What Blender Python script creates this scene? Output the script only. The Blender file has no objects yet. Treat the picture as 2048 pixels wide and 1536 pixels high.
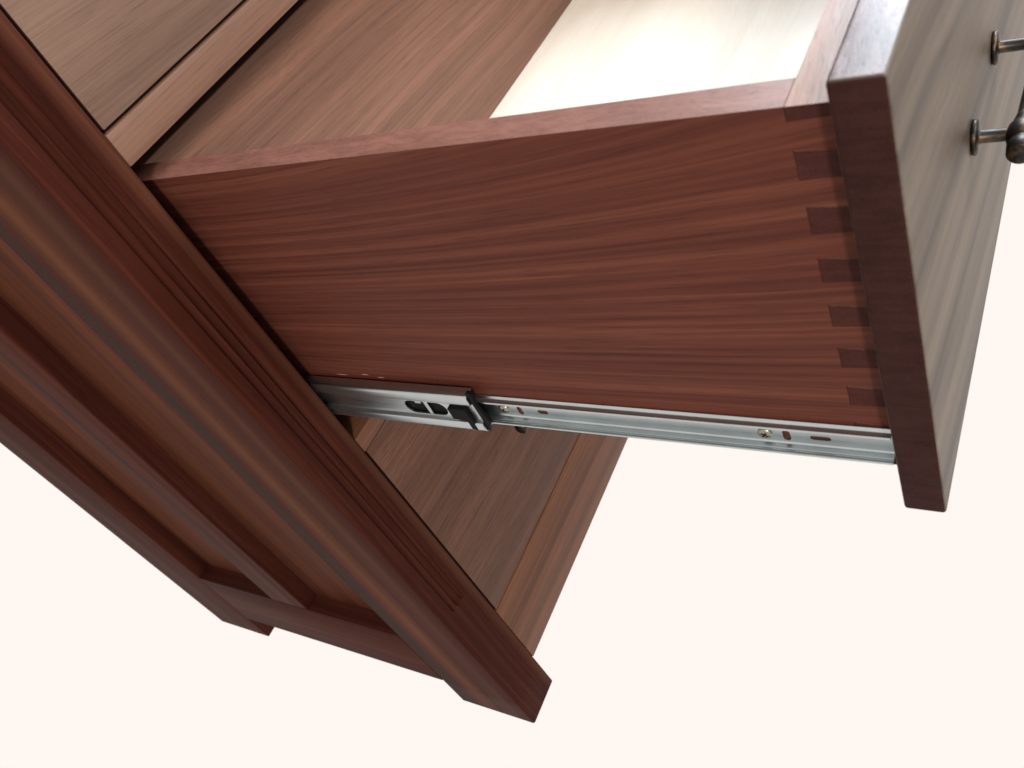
import bpy, bmesh, math, random
from mathutils import Vector, Matrix

random.seed(7)
sc = bpy.context.scene
C = sc.collection

# ------------------------------------------------------------------ camera
cam_d = bpy.data.cameras.new("camera")
cam = bpy.data.objects.new("camera", cam_d)
C.objects.link(cam)
R = [[0.407121471356127, -0.8252310849446565, -0.39146617223079266],
     [-0.7525054403994114, -0.0601333459652893, -0.6558349966803931],
     [0.5176752550868657, 0.5615849331512985, -0.645472457294513]]
right, down, fwd = Vector(R[0]), Vector(R[1]), Vector(R[2])
M = Matrix((right, -down, -fwd)).transposed().to_4x4()
M.translation = Vector((-0.22665, -0.48766, 0.85479))
cam.matrix_world = M
cam_d.sensor_fit = 'HORIZONTAL'
cam_d.sensor_width = 36.0
cam_d.lens = 31.2454
cam_d.clip_start = 0.02
cam_d.clip_end = 200.0
cam_d.dof.use_dof = True
cam_d.dof.focus_distance = 0.66
cam_d.dof.aperture_fstop = 15.0
sc.camera = cam

# ------------------------------------------------------------------ world: the plain cream background
CREAM = (1.0, 0.928, 0.878)
w = bpy.data.worlds.new("World")
sc.world = w
w.use_nodes = True
bg = w.node_tree.nodes["Background"]
bg.inputs[0].default_value = (*CREAM, 1)
bg.inputs[1].default_value = 1.0

# ------------------------------------------------------------------ lamps
def area(name, loc, target, size, energy, col):
    d = bpy.data.lights.new(name, 'AREA')
    d.shape = 'RECTANGLE'; d.size = size[0]; d.size_y = size[1]
    d.energy = energy; d.color = col
    o = bpy.data.objects.new(name, d); C.objects.link(o)
    o.location = loc
    o.rotation_euler = (Vector(target) - Vector(loc)).to_track_quat('-Z', 'Y').to_euler()
    return o
area("window_light", (2.5, -0.35, 2.0), (0.2, -0.25, 0.62), (1.5, 1.3), 185, (0.80, 0.91, 1.0))
area("front_light", (0.9, -2.3, 2.3), (0.2, -0.1, 0.6), (1.2, 1.2), 62, (1.0, 0.95, 0.88))
area("room_light", (-2.2, -2.05, 2.2), (0.1, -0.1, 0.5), (0.32, 0.32), 88, (1.0, 0.95, 0.90))

sc.view_settings.view_transform = 'Standard'
sc.view_settings.look = 'None'
sc.view_settings.exposure = 0.0
sc.view_settings.gamma = 1.0
sc.view_settings.use_curve_mapping = False
sc.render.engine = 'CYCLES'
sc.cycles.use_denoising = True
sc.cycles.max_bounces = 10
sc.cycles.diffuse_bounces = 5
sc.cycles.filter_width = 1.5

# ------------------------------------------------------------------ materials
def nodes_of(name):
    m = bpy.data.materials.new(name); m.use_nodes = True
    nt = m.node_tree
    return m, nt, nt.nodes["Principled BSDF"]

class NB:
    def __init__(s, nt): s.nt = nt
    def n(s, t, **k):
        x = s.nt.nodes.new(t)
        for a, b in k.items(): setattr(x, a, b)
        return x
    def l(s, a, b): s.nt.links.new(a, b)
    def math(s, op, a, b=None, c=None, clamp=False):
        x = s.n('ShaderNodeMath', operation=op); x.use_clamp = clamp
        for i, v in enumerate((a, b, c)):
            if v is None: continue
            if isinstance(v, (int, float)): x.inputs[i].default_value = v
            else: s.l(v, x.inputs[i])
        return x.outputs[0]
    def comb(s, a, b, c):
        x = s.n('ShaderNodeCombineXYZ')
        for i, v in enumerate((a, b, c)):
            if isinstance(v, (int, float)): x.inputs[i].default_value = v
            else: s.l(v, x.inputs[i])
        return x.outputs[0]
    def noise(s, vec, scale=1.0, detail=3, rough=.55):
        x = s.n('ShaderNodeTexNoise'); x.inputs['Scale'].default_value = scale
        x.inputs['Detail'].default_value = detail; x.inputs['Roughness'].default_value = rough
        s.l(vec, x.inputs['Vector']); return x.outputs['Fac']
    def ramp(s, fac, stops):
        x = s.n('ShaderNodeValToRGB'); cr = x.color_ramp
        while len(cr.elements) < len(stops): cr.elements.new(0.5)
        for e, (p, c) in zip(cr.elements, stops):
            e.position = p; e.color = (*c, 1) if len(c) == 3 else c
        s.l(fac, x.inputs[0]); return x.outputs[0]
    def mix(s, fac, a, b, mode='MIX'):
        x = s.n('ShaderNodeMix', data_type='RGBA', blend_type=mode)
        for i, v in ((0, fac), (6, a), (7, b)):
            if isinstance(v, (int, float)): x.inputs[i].default_value = v
            elif isinstance(v, tuple): x.inputs[i].default_value = (*v, 1)
            else: s.l(v, x.inputs[i])
        return x.outputs[2]

def wood(name, axis, dark, mid, light, off=0.0, slant=0.0, ribbon=45.0, warp=0.02, rough=0.42,
         spec=0.25, fibre=0.35, pore=0.5, bump=0.12, streaks=None, marks=None, contrast=1.0, coat=0.0, fine=.28, arch=0.0):
    """Ribbon-striped mahogany; axis is the direction of the grain."""
    m, nt, bs = nodes_of(name)
    b = NB(nt)
    tc = b.n('ShaderNodeTexCoord')
    sep = b.n('ShaderNodeSeparateXYZ'); b.l(tc.outputs['Object'], sep.inputs[0])
    x, y, z = sep.outputs
    u, v, wv = {'X': (x, z, y), 'Y': (y, z, x), 'Z': (z, x, y)}[axis]
    u = b.math('ADD', u, off * 3.1)
    v = b.math('ADD', b.math('MULTIPLY_ADD', u, slant, v), off)
    wv = b.math('ADD', wv, off * 1.7)
    if arch:      # grain that sweeps upwards towards the front of the board
        lift = b.math('MULTIPLY', b.math('MULTIPLY', y, y), b.math('MULTIPLY', b.math('SUBTRACT', z, .45), -arch / .2))
        v = b.math('ADD', v, lift)
    wn = b.noise(b.comb(b.math('MULTIPLY', u, 1.6), b.math('MULTIPLY', v, 3.5), b.math('MULTIPLY', wv, 3.5)), 1.0, 2, .5)
    wm = b.math('MULTIPLY', b.math('SUBTRACT', wn, 0.5), warp * 2)
    wn2 = b.noise(b.comb(b.math('MULTIPLY', u, 7.0), b.math('MULTIPLY', v, 30.0), b.math('MULTIPLY', wv, 30.0)), 1.0, 2, .5)
    wm = b.math('MULTIPLY_ADD', b.math('SUBTRACT', wn2, 0.5), warp * .12, wm)
    v2 = b.math('ADD', v, wm); w2 = b.math('ADD', wv, wm)
    def tex(su, sv, det, ro):
        return b.noise(b.comb(b.math('MULTIPLY', u, su), b.math('MULTIPLY', v2, sv), b.math('MULTIPLY', w2, sv)), 1.0, det, ro)
    rb = b.math('ADD', b.math('MULTIPLY', tex(0.45, ribbon, 5, .62), 1 - fine), b.math('MULTIPLY', tex(0.7, ribbon * 3.4, 3, .6), fine))
    lo = .5 - .19 / contrast; hi = .5 + .19 / contrast
    col = b.ramp(rb, [(lo, dark), (.5, mid), (hi, light)])
    fi = tex(3.5, 480.0, 3, .6)
    po = tex(30.0, 1300.0, 2, .5)
    pm = b.ramp(po, [(.33, (1, 1, 1)), (.43, (0, 0, 0))])
    fm = b.math('MULTIPLY_ADD', b.math('SUBTRACT', fi, .5), fibre * 2.2, 1.0)
    g = b.comb(fm, fm, fm)
    col = b.mix(1.0, col, g, 'MULTIPLY')
    col = b.mix(b.math('MULTIPLY', pm, pore * .55), col, tuple(c * .35 for c in dark))
    bl = b.noise(b.comb(b.math('MULTIPLY', u, 5.0), b.math('MULTIPLY', v, 14.0), b.math('MULTIPLY', wv, 14.0)), 1.0, 3, .6)
    bm_ = b.math('MULTIPLY_ADD', b.math('SUBTRACT', bl, .5), .32, 1.0)
    col = b.mix(1.0, col, b.comb(bm_, bm_, bm_), 'MULTIPLY')
    # cathedral / heartwood streaks, one also a painted window reflection: (which coordinate, centre, half width, colour, strength)
    for (cx, c0, hw, sc_, st) in (streaks or []):
        src = {'X': x, 'Y': y, 'Z': z}[cx]
        d = b.math('ABSOLUTE', b.math('SUBTRACT', b.math('MULTIPLY_ADD', wm, .35, src), c0))
        k = b.math('SUBTRACT', 1.0, b.math('DIVIDE', d, hw), clamp=True)
        k = b.math('MULTIPLY', b.math('SMOOTH_MIN', k, 1.0, .3), b.math('MULTIPLY_ADD', bl, 1.0, .35), clamp=True)
        col = b.mix(b.math('MULTIPLY', k, st, clamp=True), col, sc_)
    # small bare scratches: (y, z, half length, half height)
    for (my, mz, hl, hh) in (marks or []):
        dy = b.math('POWER', b.math('DIVIDE', b.math('SUBTRACT', y, my), hl), 2.0)
        dz = b.math('POWER', b.math('DIVIDE', b.math('SUBTRACT', b.math('MULTIPLY_ADD', fi, .0012, z), mz + .0006), hh), 2.0)
        k = b.math('SUBTRACT', 1.0, b.math('ADD', dy, dz), clamp=True)
        col = b.mix(b.math('MULTIPLY', k, .9, clamp=True), col, (.42, .2, .16))
    b.l(col, bs.inputs['Base Color'])
    b.l(b.math('MULTIPLY_ADD', fi, .22, rough - .11), bs.inputs['Roughness'])
    bs.inputs['Specular IOR Level'].default_value = spec
    if coat:
        bs.inputs['Coat Weight'].default_value = coat
        bs.inputs['Coat Roughness'].default_value = .25
        bs.inputs['Coat IOR'].default_value = 1.35
    bp = b.n('ShaderNodeBump'); bp.inputs['Strength'].default_value = bump
    bp.inputs['Distance'].default_value = .0006
    b.l(b.math('MULTIPLY_ADD', pm, -.6, fi), bp.inputs['Height'])
    b.l(bp.outputs[0], bs.inputs['Normal'])
    return m

def endgrain(name, a, c, rough=.6, spec=.04):
    m, nt, bs = nodes_of(name); b = NB(nt)
    tc = b.n('ShaderNodeTexCoord')
    n1 = b.noise(tc.outputs['Object'], 900, 2, .6)
    n2 = b.noise(tc.outputs['Object'], 45, 4, .6)
    mp = b.n('ShaderNodeMapping'); mp.inputs['Scale'].default_value = (40, 30, 260)
    b.l(tc.outputs['Object'], mp.inputs['Vector'])
    n3 = b.noise(mp.outputs[0], 1.0, 3, .6)
    f = b.math('ADD', b.math('MULTIPLY', n1, .3), b.math('ADD', b.math('MULTIPLY', n2, .35), b.math('MULTIPLY', n3, .35)))
    b.l(b.ramp(f, [(.36, a), (.64, c)]), bs.inputs['Base Color'])
    bs.inputs['Roughness'].default_value = rough
    bs.inputs['Specular IOR Level'].default_value = spec
    bp = b.n('ShaderNodeBump'); bp.inputs['Strength'].default_value = .15; bp.inputs['Distance'].default_value = .0005
    b.l(n1, bp.inputs['Height']); b.l(bp.outputs[0], bs.inputs['Normal'])
    return m

def metal(name, col, rough, wear=None, aniso=0.0, streak=False):
    m, nt, bs = nodes_of(name); b = NB(nt)
    tc = b.n('ShaderNodeTexCoord')
    bs.inputs['Metallic'].default_value = 1.0
    mp = b.n('ShaderNodeMapping'); mp.inputs['Scale'].default_value = (500, 12, 500) if streak else (160, 160, 160)
    b.l(tc.outputs['Object'], mp.inputs['Vector'])
    n1 = b.noise(mp.outputs[0], 1.0, 3, .6)
    n2 = b.noise(tc.outputs['Object'], 60, 3, .6)
    c = b.mix(b.math('MULTIPLY', b.math('SUBTRACT', n2, .35), .9, clamp=True), col, tuple(x * .72 for x in col))
    if wear: c = b.mix(b.ramp(n1, [(.5, (0, 0, 0)), (.66, (1, 1, 1))]), c, wear)
    b.l(c, bs.inputs['Base Color'])
    b.l(b.math('MULTIPLY_ADD', n1, .18, rough - .09), bs.inputs['Roughness'])
    bp = b.n('ShaderNodeBump'); bp.inputs['Strength'].default_value = .06; bp.inputs['Distance'].default_value = .0003
    b.l(n1, bp.inputs['Height'])
    if not streak: b.l(bp.outputs[0], bs.inputs['Normal'])
    return m

def plain(name, col, rough=.5, spec=.4):
    m, nt, bs = nodes_of(name); b = NB(nt)
    tc = b.n('ShaderNodeTexCoord')
    n = b.noise(tc.outputs['Object'], 220, 3, .6)
    b.l(b.mix(n, tuple(c * .75 for c in col), tuple(min(1, c * 1.25) for c in col)), bs.inputs['Base Color'])
    bs.inputs['Roughness'].default_value = rough
    bs.inputs['Specular IOR Level'].default_value = spec
    return m

RED = dict(dark=(.0205, .0048, .0032), mid=(.0360, .0090, .0055), light=(.0560, .0165, .0095))
SIDE = dict(dark=(.0460, .0124, .0086), mid=(.0760, .0218, .0138), light=(.1060, .0345, .0208))
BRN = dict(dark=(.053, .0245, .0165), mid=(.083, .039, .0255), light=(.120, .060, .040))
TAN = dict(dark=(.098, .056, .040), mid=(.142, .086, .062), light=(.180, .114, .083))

m_post = wood("mahogany post", 'Z', **RED, off=.3, ribbon=60, contrast=1.3, warp=.010,
              streaks=[('Y', .083, .0105, (.020, .0115, .0075), 1.0), ('Y', .0235, .019, (.056, .026, .016), .6), ('Y', .055, .016, (.092, .033, .0145), .9), ('X', .0450, .0075, (.095, .040, .022), .45)], spec=.03, rough=.6)  # X streak: tan grain plus the window's reflection, painted in
m_frame = wood("mahogany side frame", 'Z', **RED, off=1.7, ribbon=50, contrast=1.4, spec=.03, rough=.6)
m_siderail = wood("mahogany side rail", 'Y', **RED, off=2.4, ribbon=50, contrast=1.4, spec=.03, rough=.6)
m_sidepanel = wood("mahogany side panel", 'Z', dark=(0.0381, 0.0109, 0.0068), mid=(0.0650, 0.0213, 0.0115), light=(0.0896, 0.0322, 0.0168), off=3.3, ribbon=35, spec=.03, rough=.6)
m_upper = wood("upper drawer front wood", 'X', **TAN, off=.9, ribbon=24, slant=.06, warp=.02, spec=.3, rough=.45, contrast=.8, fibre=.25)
m_rail = wood("front rail wood", 'X', dark=(0.1008, 0.0504, 0.0336), mid=(0.1428, 0.0756, 0.0521), light=(0.1764, 0.0966, 0.0672), off=4.1, ribbon=40, spec=.3, fibre=.25)
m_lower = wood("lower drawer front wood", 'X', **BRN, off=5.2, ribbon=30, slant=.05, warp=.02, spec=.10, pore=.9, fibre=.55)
m_brail = wood("bottom rail wood", 'X', dark=(.052, .020, .011), mid=(.095, .038, .020), light=(.135, .058, .031), off=6.6, ribbon=60, slant=.03, spec=.2)
m_front = wood("open drawer front wood", 'X', dark=(.030, .021, .015), mid=(.062, .0450, .0315), light=(.090, .068, .048), off=7.4, ribbon=42, slant=.16, warp=.02, spec=.32, rough=.45, contrast=1.5, fine=.15)
m_dside = wood("drawer side wood", 'Y', **SIDE, off=8.35, ribbon=85, slant=.01, warp=.012, spec=.08, rough=.55, pore=.55, fibre=.42, contrast=1.0, fine=.62, arch=.17,
               marks=[(-.022, .4903, .007, .0006), (-.046, .4922, .004, .0006), (-.060, .4903, .004, .0006)])
m_dfront = wood("drawer box front wood", 'X', dark=(.13, .056, .042), mid=(.18, .092, .062), light=(.24, .135, .095), off=9.1, ribbon=70, slant=.1, spec=.15)
m_dback = wood("drawer box back wood", 'X', dark=(.095, .050, .037), mid=(.155, .078, .054), light=(.225, .110, .076), off=10.6, ribbon=30, slant=.08, warp=.02, spec=.2, contrast=1.0, fibre=.3, fine=.35)
m_dsidetop = wood("drawer side top edge", 'Y', dark=(.088, .036, .027), mid=(.128, .053, .039), light=(.172, .076, .057), off=14.2, ribbon=60, slant=.25, spec=.22, rough=.4, fibre=.3, pore=.6)  # edge grain of the side board, with its pale pink top sheen painted in
m_fronttop = wood("open drawer front top edge", 'X', dark=(.050, .032, .032), mid=(.098, .066, .068), light=(.155, .115, .122), off=15.7, ribbon=150, slant=.22, spec=.42, rough=.42, fibre=.5, pore=.8, contrast=1.3)  # edge grain, with the lavender window reflection mixed into its colour
m_carcass = wood("carcass wood", 'X', **RED, off=12.0, spec=.1)
m_birch = wood("birch plywood", 'X', dark=(0.6308, 0.5702, 0.4847), mid=(0.6899, 0.6368, 0.5512), light=(0.7392, 0.6890, 0.6178), off=13.0, ribbon=16, warp=.05, fibre=.08, pore=.1, spec=.3, rough=.35, bump=.03)
m_pin = endgrain("pin end grain", (0.0288, 0.0094, 0.0081), (0.0566, 0.0188, 0.0151))
m_frontend = endgrain("drawer front end grain", (.0170, .0064, .0056), (.0350, .0135, .0112))
m_zinc = metal("zinc plated steel", (.49, .54, .55), .30, streak=True)
m_screw = metal("nickel screw", (.30, .28, .23), .3)
m_bronze = metal("oil rubbed bronze", (.036, .033, .030), .42, wear=(.11, .070, .045))
m_black = plain("black plastic", (.005, .005, .005), .55, .06)
m_dark = plain("near-black interior", (.02, .015, .013), .9, .1)  # near-black colour for the back panel

# ------------------------------------------------------------------ mesh helpers
def link(name, me, mats, parent):
    o = bpy.data.objects.new(name, me)
    for m in (mats if isinstance(mats, (list, tuple)) else [mats]): me.materials.append(m)
    C.objects.link(o); o.parent = parent
    return o

def finish(bm, name, mats, parent, smooth=35):
    bmesh.ops.recalc_face_normals(bm, faces=bm.faces)
    me = bpy.data.meshes.new(name); bm.to_mesh(me); bm.free()
    if smooth:
        for p in me.polygons: p.use_smooth = True
        me.set_sharp_from_angle(angle=math.radians(smooth))
    return link(name, me, mats, parent)

def box(name, x, y, z, mats, parent, bev=.0012, seg=2, end=None, jitter=0.0):
    """A board; end = index of the axis whose two end faces take the second material."""
    bm = bmesh.new()
    bmesh.ops.create_cube(bm, size=1)
    lo = Vector((x[0], y[0], z[0])); hi = Vector((x[1], y[1], z[1]))
    for v in bm.verts:
        v.co = Vector([(lo[i] + hi[i]) / 2 + v.co[i] * (hi[i] - lo[i]) for i in range(3)])
    if bev:
        bmesh.ops.bevel(bm, geom=list(bm.edges), offset=bev, segments=seg, affect='EDGES', profile=.5)
    bm.normal_update()
    if end is not None:
        for f in bm.faces:
            if abs(f.normal[end]) > .7: f.material_index = 1
    return finish(bm, name, mats, parent, 40)

def extrude_profile(name, pts, y0, y1, mats, parent, cuts=(), smooth=50):
    """Closed (x, z) outline swept along y; cuts are closed meshes taken out of it."""
    bm = bmesh.new()
    a = [bm.verts.new((px, y0, pz)) for px, pz in pts]
    c = [bm.verts.new((px, y1, pz)) for px, pz in pts]
    n = len(pts)
    for i in range(n):
        bm.faces.new((a[i], a[(i + 1) % n], c[(i + 1) % n], c[i]))
    bm.faces.new(a); bm.faces.new(list(reversed(c)))
    o = finish(bm, name, mats, parent, smooth)
    if cuts:
        for cb in cuts:
            md = o.modifiers.new("cut", 'BOOLEAN'); md.operation = 'DIFFERENCE'; md.solver = 'EXACT'; md.object = cb
        dg = bpy.context.evaluated_depsgraph_get()
        me = bpy.data.meshes.new_from_object(o.evaluated_get(dg))
        o.modifiers.clear()
        o.data = me
        for p in me.polygons: p.use_smooth = True
        me.set_sharp_from_angle(angle=math.radians(smooth))
        for cb in cuts: bpy.data.objects.remove(cb)
    return o

def slot_cutter(y, z, ly, lz, x0, x1, ang=0.0, round_=True, n=8):
    """A rounded slot through the x direction (ly, lz = full length and width)."""
    r = lz / 2; h = max(ly / 2 - r, 0)
    pts = []
    if round_:
        for s in (1, -1):
            for k in range(n + 1):
                t = -math.pi / 2 + math.pi * k / n
                pts.append((s * (h + r * math.cos(t)), s * r * math.sin(t)))
    else:
        pts = [(-ly / 2, -r), (ly / 2, -r), (ly / 2, r), (-ly / 2, r)]
    ca, sa = math.cos(ang), math.sin(ang)
    pts = [(y + p * ca - q * sa, z + p * sa + q * ca) for p, q in pts]
    bm = bmesh.new()
    a = [bm.verts.new((x0, p, q)) for p, q in pts]; c = [bm.verts.new((x1, p, q)) for p, q in pts]
    k = len(pts)
    for i in range(k): bm.faces.new((a[i], a[(i + 1) % k], c[(i + 1) % k], c[i]))
    bm.faces.new(a); bm.faces.new(list(reversed(c)))
    bmesh.ops.recalc_face_normals(bm, faces=bm.faces)
    me = bpy.data.meshes.new("cutter"); bm.to_mesh(me); bm.free()
    o = bpy.data.objects.new("cutter", me); C.objects.link(o)
    return o

def lathe(name, prof, origin, axis, mats, parent, n=28, smooth=50):
    """prof: (distance along axis, radius)."""
    ax = Vector(axis).normalized(); s = ax.orthogonal().normalized(); t = ax.cross(s)
    bm = bmesh.new(); rings = []
    for d, r in prof:
        if r < 1e-6: rings.append([bm.verts.new(Vector(origin) + ax * d)])
        else: rings.append([bm.verts.new(Vector(origin) + ax * d + (s * math.cos(2 * math.pi * k / n) + t * math.sin(2 * math.pi * k / n)) * r) for k in range(n)])
    for a, b in zip(rings, rings[1:]):
        for k in range(n):
            k2 = (k + 1) % n
            if len(a) == 1 and len(b) > 1: bm.faces.new((a[0], b[k], b[k2]))
            elif len(b) == 1 and len(a) > 1: bm.faces.new((a[k], a[k2], b[0]))
            elif len(a) > 1: bm.faces.new((a[k], a[k2], b[k2], b[k]))
    return finish(bm, name, mats, parent, smooth)

def prism_x(name, pts, x0, x1, mats, parent, end=True, bev=0.0, smooth=None):
    """(y, z) outline with thickness along x; its two faces take the first material."""
    bm = bmesh.new()
    a = [bm.verts.new((x0, p, q)) for p, q in pts]; c = [bm.verts.new((x1, p, q)) for p, q in pts]
    k = len(pts)
    for i in range(k): bm.faces.new((a[i], a[(i + 1) % k], c[(i + 1) % k], c[i]))
    bm.faces.new(a); bm.faces.new(list(reversed(c)))
    if bev:
        bmesh.ops.recalc_face_normals(bm, faces=bm.faces)
        bmesh.ops.bevel(bm, geom=list(bm.edges), offset=bev, segments=1, affect='EDGES')
    return finish(bm, name, mats, parent, smooth)

# ------------------------------------------------------------------ the dresser
WID, DEP, HT = .852, .5166, .900
PW, PD = .050, .0968            # post: front width, side depth
dresser = bpy.data.objects.new("dresser", None); C.objects.link(dresser)
dresser.empty_display_size = .1
dresser["label"] = "reddish mahogany dresser on square feet with one drawer pulled fully open"
dresser["category"] = "dresser"

FL_R, FL_D = .0036, .0032        # flute radius and depth
FL_X = (.0180, .0252, .0324)
FL_END = .213
def flute_depth(x, z, ztop):
    d = 0.0
    for xc, e in zip(FL_X, (.0015, -.0005, -.002)):
        zl, zh = FL_END + e, ztop
        dz = max(0.0, zl + .004 - z, z - (zh - .004))
        q = FL_R ** 2 - (x - xc) ** 2 - dz ** 2
        if q > 0: d = max(d, math.sqrt(q) - (FL_R - FL_D))
    return d

def fluted_post(name, mirror=False):
    r = .0022
    xs = [r + (PW - 2 * r) * k / 56 for k in range(57)]
    ztop = HT - .05
    zs = [0.0, .0012, .05, .15] + [FL_END - .004 + .0007 * k for k in range(18)] + [.3, .4, .5, .6, .7, .8] + [ztop - .01 + .0014 * k for k in range(9)] + [HT]
    bm = bmesh.new(); rings = []
    for z in zs:
        ins = .0012 if z == 0.0 else 0.0
        ring = []
        for x in xs: ring.append((x, flute_depth(x, z, ztop)))
        for k in range(1, 4):
            a = math.pi / 2 * k / 4; ring.append((PW - r + r * math.sin(a), r - r * math.cos(a)))
        ring.append((PW, r)); ring.append((PW, PD - r)); ring.append((PW - r, PD)); ring.append((r, PD))
        for k in range(1, 4):
            a = math.pi / 2 * k / 4; ring.append((r - r * math.sin(a), PD - r + r * math.cos(a)))
        ring.append((0, PD - r)); ring.append((0, r))
        for k in range(1, 4):
            a = math.pi / 2 * k / 4; ring.append((r - r * math.cos(a), r - r * math.sin(a)))
        cx, cy = PW / 2, PD / 2
        vs = []
        for x, y in ring:
            x2 = cx + (x - cx) * (1 - ins / cx); y2 = cy + (y - cy) * (1 - ins / cy)
            if mirror: x2 = WID - x2
            vs.append(bm.verts.new((x2, y2, z)))
        rings.append(vs)
    n = len(rings[0])
    for a, b in zip(rings, rings[1:]):
        for i in range(n): bm.faces.new((a[i], a[(i + 1) % n], b[(i + 1) % n], b[i]))
    bm.faces.new(rings[0]); bm.faces.new(list(reversed(rings[-1])))
    return finish(bm, name, m_post, dresser, 50)

fluted_post("front_post")
fluted_post("front_post", True)
box("rear_post", (0, PW), (.4198, DEP), (0, HT), m_frame, dresser, .0016, 3)
box("rear_post", (WID - PW, WID), (.4198, DEP), (0, HT), m_frame, dresser, .0016, 3)
# left side: rails, muntin and two recessed panels
for x0, x1, pa, pb in ((.0, .030, .0195, .026), (WID - .030, WID, WID - .026, WID - .0195)):
    box("side_bottom_rail", (x0, x1), (PD, .4198), (.050, .1515), m_siderail, dresser, .0010)
    box("side_top_rail", (x0, x1), (PD, .4198), (.800, HT), m_siderail, dresser, .0010)
    box("side_muntin", (x0, x1), (.2296, .2870), (.1515, .800), m_frame, dresser, .0016, 3)
    box("side_panel", (pa, pb), (PD - .006, .2296 + .006), (.1455, .806), m_sidepanel, dresser, .0005)
    box("side_panel", (pa, pb), (.2870 - .006, .4198 + .006), (.1455, .806), m_sidepanel, dresser, .0005)
# front rails
XA, XB = PW, WID - PW
box("front_rail", (XA, XB), (.0004, .040), (.6880, .7097), m_rail, dresser, .0009)
box("front_rail", (XA, XB), (.0004, .040), (.4105, .4262), m_brail, dresser, .0009)
box("bottom_rail", (XA, XB), (.0004, .024), (.0557, .1520), m_brail, dresser, .0012)
box("front_rail", (XA, XB), (.0004, .040), (.8820, HT), m_rail, dresser, .0009)
# closed body behind
box("back_panel", (XA - .01, XB + .01), (DEP - .014, DEP - .006), (.06, HT), m_dark, dresser, 0)
box("bottom_panel", (XA - .01, XB + .01), (.03, DEP - .02), (.1420, .1500), m_carcass, dresser, 0)
box("carcass_side", (.030, .0495), (PD + .001, .4190), (.06, HT), m_carcass, dresser, 0)
box("carcass_side", (WID - .0495, WID - .030), (PD + .001, .4190), (.06, HT), m_carcass, dresser, 0)
box("top_board", (-.018, WID + .018), (-.018, DEP + .006), (HT, HT + .020), m_carcass, dresser, .003, 3)

# ------------------------------------------------------------------ pulls
def pull(drawer, yf, zc, xa=.1982, xb=.2802):
    yb = yf - .0228
    for x in (xa, xb):
        lathe("pull_rose", [(0, 0), (0, .0084), (.0009, .0092), (.0022, .0092), (.0031, .0083), (.0034, .0042), (.0034, 0)],
              (x, yf, zc), (0, -1, 0), m_bronze, drawer, 36)
        lathe("pull_post", [(.0030, 0), (.0030, .0042), (.0042, .0034), (.0170, .0033), (.0228, .0036), (.0228, 0)],
              (x, yf, zc), (0, -1, 0), m_bronze, drawer, 24)
    L = xb - xa
    half = [(-.0172, 0), (-.0172, .0052), (-.0164, .0062), (-.0100, .0066), (-.0086, .0058), (-.0072, .0060), (-.0056, .0072),
            (-.0025, .0076), (.0000, .0078), (.0028, .0074), (.0055, .0063), (.0085, .0052), (.0092, .0055), (.0101, .0052), (.016, .0043), (L * .5, .0036)]
    prof = half + [(L - d, r) for d, r in reversed(half[:-1])]
    lathe("pull_bar", prof, (xa, yb, zc), (1, 0, 0), m_bronze, drawer, 32)

# ------------------------------------------------------------------ drawers
def empty_part(name, label, loc=(0, 0, 0)):
    o = bpy.data.objects.new(name, None); C.objects.link(o); o.parent = dresser
    o.empty_display_size = .05
    if label: o["label"] = label
    return o

upper = empty_part("drawer", "closed drawer above the open one")
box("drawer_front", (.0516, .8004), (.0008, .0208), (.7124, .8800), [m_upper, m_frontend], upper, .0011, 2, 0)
pull(upper, .0008, .80)
lower = empty_part("drawer", "closed drawer below the open one, shaded by it")
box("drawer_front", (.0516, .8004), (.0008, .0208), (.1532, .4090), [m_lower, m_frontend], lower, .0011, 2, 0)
pull(lower, .0008, .2775)

opened = empty_part("drawer", "open drawer pulled out to its full length")
YB, YF = -.3988, -.4192                   # back and face of the applied front
Z0, Z1 = .4500, .6696                     # drawer box
SX, ST = .0630, .0190
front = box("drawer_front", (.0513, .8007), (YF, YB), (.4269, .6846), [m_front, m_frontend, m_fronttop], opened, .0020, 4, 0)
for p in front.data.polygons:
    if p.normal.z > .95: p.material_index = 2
YT = -.3790                               # bottom of the dovetail sockets
pins = [(.6696, .6629, True)] + [(.6500 - .0278 * k + random.uniform(-.0003, .0003), .6357 - .0278 * k + random.uniform(-.0004, .0004), False) for k in range(7)] + [(.4555, .4500, True)]
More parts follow.
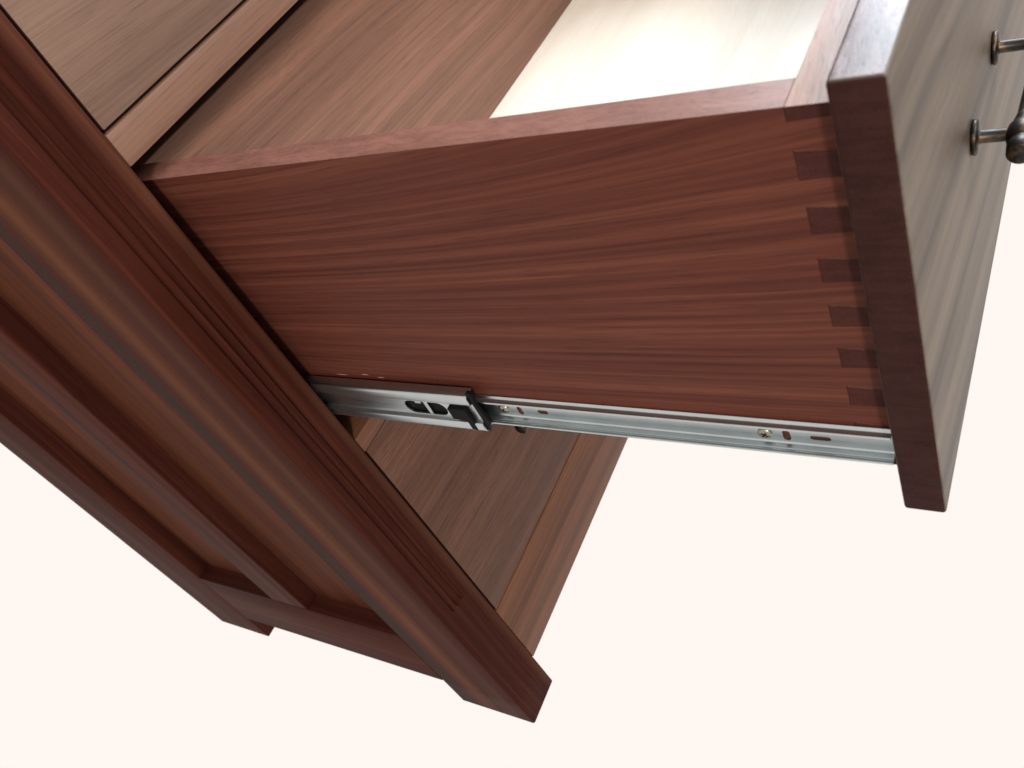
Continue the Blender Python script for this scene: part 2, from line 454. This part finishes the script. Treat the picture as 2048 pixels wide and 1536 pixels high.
# side board with tails: outline in (y, z)
FLARE = .0010
out = [(.0620, Z0), (.0620, Z1), (YT, Z1)]
for i, (zt, zb_, half) in enumerate(pins):
    if i == 0:
        out += [(YT, zb_), (YB + .0003, zb_ + FLARE)]
    elif half:
        out += [(YB + .0003, zt - FLARE), (YT, zt), (YT, zb_)]
    else:
        out += [(YB + .0003, zt - FLARE), (YT, zt), (YT, zb_), (YB + .0003, zb_ + FLARE)]
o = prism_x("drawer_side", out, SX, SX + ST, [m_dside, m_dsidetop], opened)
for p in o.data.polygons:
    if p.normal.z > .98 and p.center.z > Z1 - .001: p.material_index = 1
prism_x("drawer_side", [(YB, Z0), (.0620, Z0), (.0620, Z1), (YB, Z1)], .770, .789, m_dside, opened, bev=.0008)
for i, (zt, zb_, half) in enumerate(pins):
    e = .0003
    if i == 0: pts = [(YT - e, zt), (YT - e, zb_ + e), (YB + .0002, zb_ + FLARE + e), (YB + .0002, zt)]
    elif half: pts = [(YT - e, zt - e), (YT - e, zb_), (YB + .0002, zb_), (YB + .0002, zt - FLARE - e)]
    else: pts = [(YT - e, zt - e), (YT - e, zb_ + e), (YB + .0002, zb_ + FLARE + e), (YB + .0002, zt - FLARE - e)]
    o = prism_x("pin", pts, SX - .00015 + .0001 * random.random(), SX + ST, [m_pin, m_dfront], opened)
    for p in o.data.polygons:
        if abs(p.normal.z) > .7: p.material_index = 1
box("box_front", (SX + ST, .770), (YB + .0002, YT - .00018), (Z0, Z1), m_dfront, opened, 0)
box("box_back", (SX + ST, .770), (.0430, .0610), (.4665, Z1), m_dback, opened, .0006, 1)
box("drawer_bottom", (SX + ST - .004, .774), (YT - .004, .0600), (.4605, .4660), m_birch, opened, 0)
pull(opened, YF, .5527)

# ------------------------------------------------------------------ the ball-bearing slide
slide = empty_part("drawer_slide", "bright zinc drawer slide under the open drawer side")
def arc(cx, cz, r, a0, a1, n=6):
    return [(cx + r * math.cos(math.radians(a0 + (a1 - a0) * k / n)), cz + r * math.sin(math.radians(a0 + (a1 - a0) * k / n))) for k in range(n + 1)]
# drawer member: web on the drawer side, lips turned towards the cabinet side
xw, t = .0629, .0012
zt, zb = .4790, .4606
prof = [(xw, zb + .0014), (xw, zt + .0010)] + arc(xw - .0006, zt + .0010, .0005, 30, 120, 4) + arc(xw - .0026, zt + .0014, .0014, -15, -80, 5)
prof += [(xw - .0046, zt - .0001)] + arc(xw - .0050, zt - .0006, .0005, 90, 180, 3)
prof += [(xw - .0056, zt - .0011), (xw - .0052, zt - .0013), (xw - .0030, zt - .0012)]
prof += arc(xw - .0026, zt - .0026, .0014, 90, 0, 4)
prof += arc(xw - .0026, zb + .0028, .0014, 0, -90, 5)
prof += [(xw - .0046, zb + .0013), (xw - .0052, zb + .0016), (xw - .0058, zb + .0013), (xw - .0066, zb + .0014), (xw - .0069, zb + .0008),
         (xw - .0073, zb + .0013), (xw - .0079, zb + .0012)] + arc(xw - .0079, zb + .0006, .0006, 90, 270, 5)
prof += [(xw - .0014, zb), (xw - .0004, zb + .0004)]
cx0, cx1 = xw - .0022, xw + .002
cuts = [slot_cutter(-.1685, .4682, .0078, .0036, cx0, cx1, math.radians(90)),
        slot_cutter(-.1862, .4688, .0078, .0036, cx0, cx1, 0),
        slot_cutter(-.3420, .4682, .0085, .0042, cx0, cx1, math.radians(90)),
        slot_cutter(-.3600, .4682, .0110, .0034, cx0, cx1, 0)]
extrude_profile("drawer_member", prof, -.3965, .045, m_zinc, slide, cuts)
# intermediate member: bulging races, recessed web with windows
zc = .4720
def sym(pts): return pts + [(x, -z) for x, z in reversed(pts)]
outer = [(.0600, .0180)] + arc(.0540, .0155, .0025, 90, 180, 6) + arc(.0525, .0105, .0010, 180, 270, 3) + [(.0545, .0085)]
inner = [(.0557, .0093), (.0545, .0098)] + arc(.0537, .0108, .0010, 250, 180, 2)[1:] + arc(.0545, .0148, .0020, 180, 90, 5) + [(.0600, .0168)]
ol = sym(outer)                                   # top to bottom along the outside
il = sym(inner[::-1])                             # top to bottom along the inside
prof = [(x, zc + z) for x, z in ol] + [(x, zc + z) for x, z in reversed(il)]
cuts = [slot_cutter(-.0952, zc - .0008, .0370, .0130, .0505, .0568, 0),
        slot_cutter(-.1262, zc - .0010, .0160, .0120, .0505, .0568, 0, False),
        slot_cutter(-.1316, zc - .0120, .0050, .0110, .0495, .0560, 0, False)]
extrude_profile("intermediate_member", prof, -.1405, .150, m_zinc, slide, cuts)
box("slot_bar", (.0547, .0558), (-.0982, -.0952), (zc - .0075, zc + .0062), m_zinc, slide, .0003, 1)
prism_x("stop_tab", [(-.0905, zc + .0010), (-.0855, zc + .0010), (-.0850, zc + .0045), (-.0910, zc + .0045)], .0564, .0569, m_zinc, slide)
box("ball_cage", (.0570, .0580), (-.1380, -.010), (zc - .0105, zc + .0105), m_black, slide, .0004, 1)
# black plastic retainer clipped into the end of the member
ret = [(-.1180, .0046), (-.1318, .0046), (-.1330, .0032), (-.1334, -.0020), (-.1340, -.0050), (-.1342, -.0150),
       (-.1292, -.0152), (-.1290, -.0074), (-.1265, -.0066), (-.1180, -.0062)]
prism_x("retainer_tongue", [(y, zc + z) for y, z in ret], .0513, .0556, m_black, slide, bev=.0003)
cap = [(-.1400, .0196), (-.1416, .0206), (-.1434, .0204), (-.1444, .0184), (-.1440, .0140), (-.1432, .0095), (-.1440, .0040), (-.1456, -.0030),
       (-.1462, -.0080), (-.1450, -.0120), (-.1430, -.0150), (-.1418, -.0186), (-.1408, -.0186), (-.1406, .0150), (-.1402, .0165)]
prism_x("retainer_cap", [(y, zc + z) for y, z in cap], .0532, .0562, m_black, slide, bev=.0004)
# cabinet member inside the case
box("cabinet_member", (.0502, .0513), (.0150, .400), (zc - .0225, zc + .0225), m_zinc, slide, .0003, 1)

def screw(y, z, x):
    lathe("screw", [(0, 0), (0, .0040), (.0005, .0041), (.0012, .0036), (.0017, .0024), (.0019, .0010), (.0016, .0006), (.0012, 0)], (x, y, z), (-1, 0, 0), m_screw, slide, 24)
    for a in (.6, .6 + math.pi / 2):
        ca, sa = math.cos(a), math.sin(a); h, k = .0021, .00045
        pts = [(y + p * ca - q * sa, z + p * sa + q * ca) for p, q in ((-h, -k), (h, -k), (h, k), (-h, k))]
        prism_x("screw_slot", pts, x - .00196, x - .0015, m_black, slide)
screw(-.1562, .4689, .0617)
screw(-.3303, .4689, .0617)
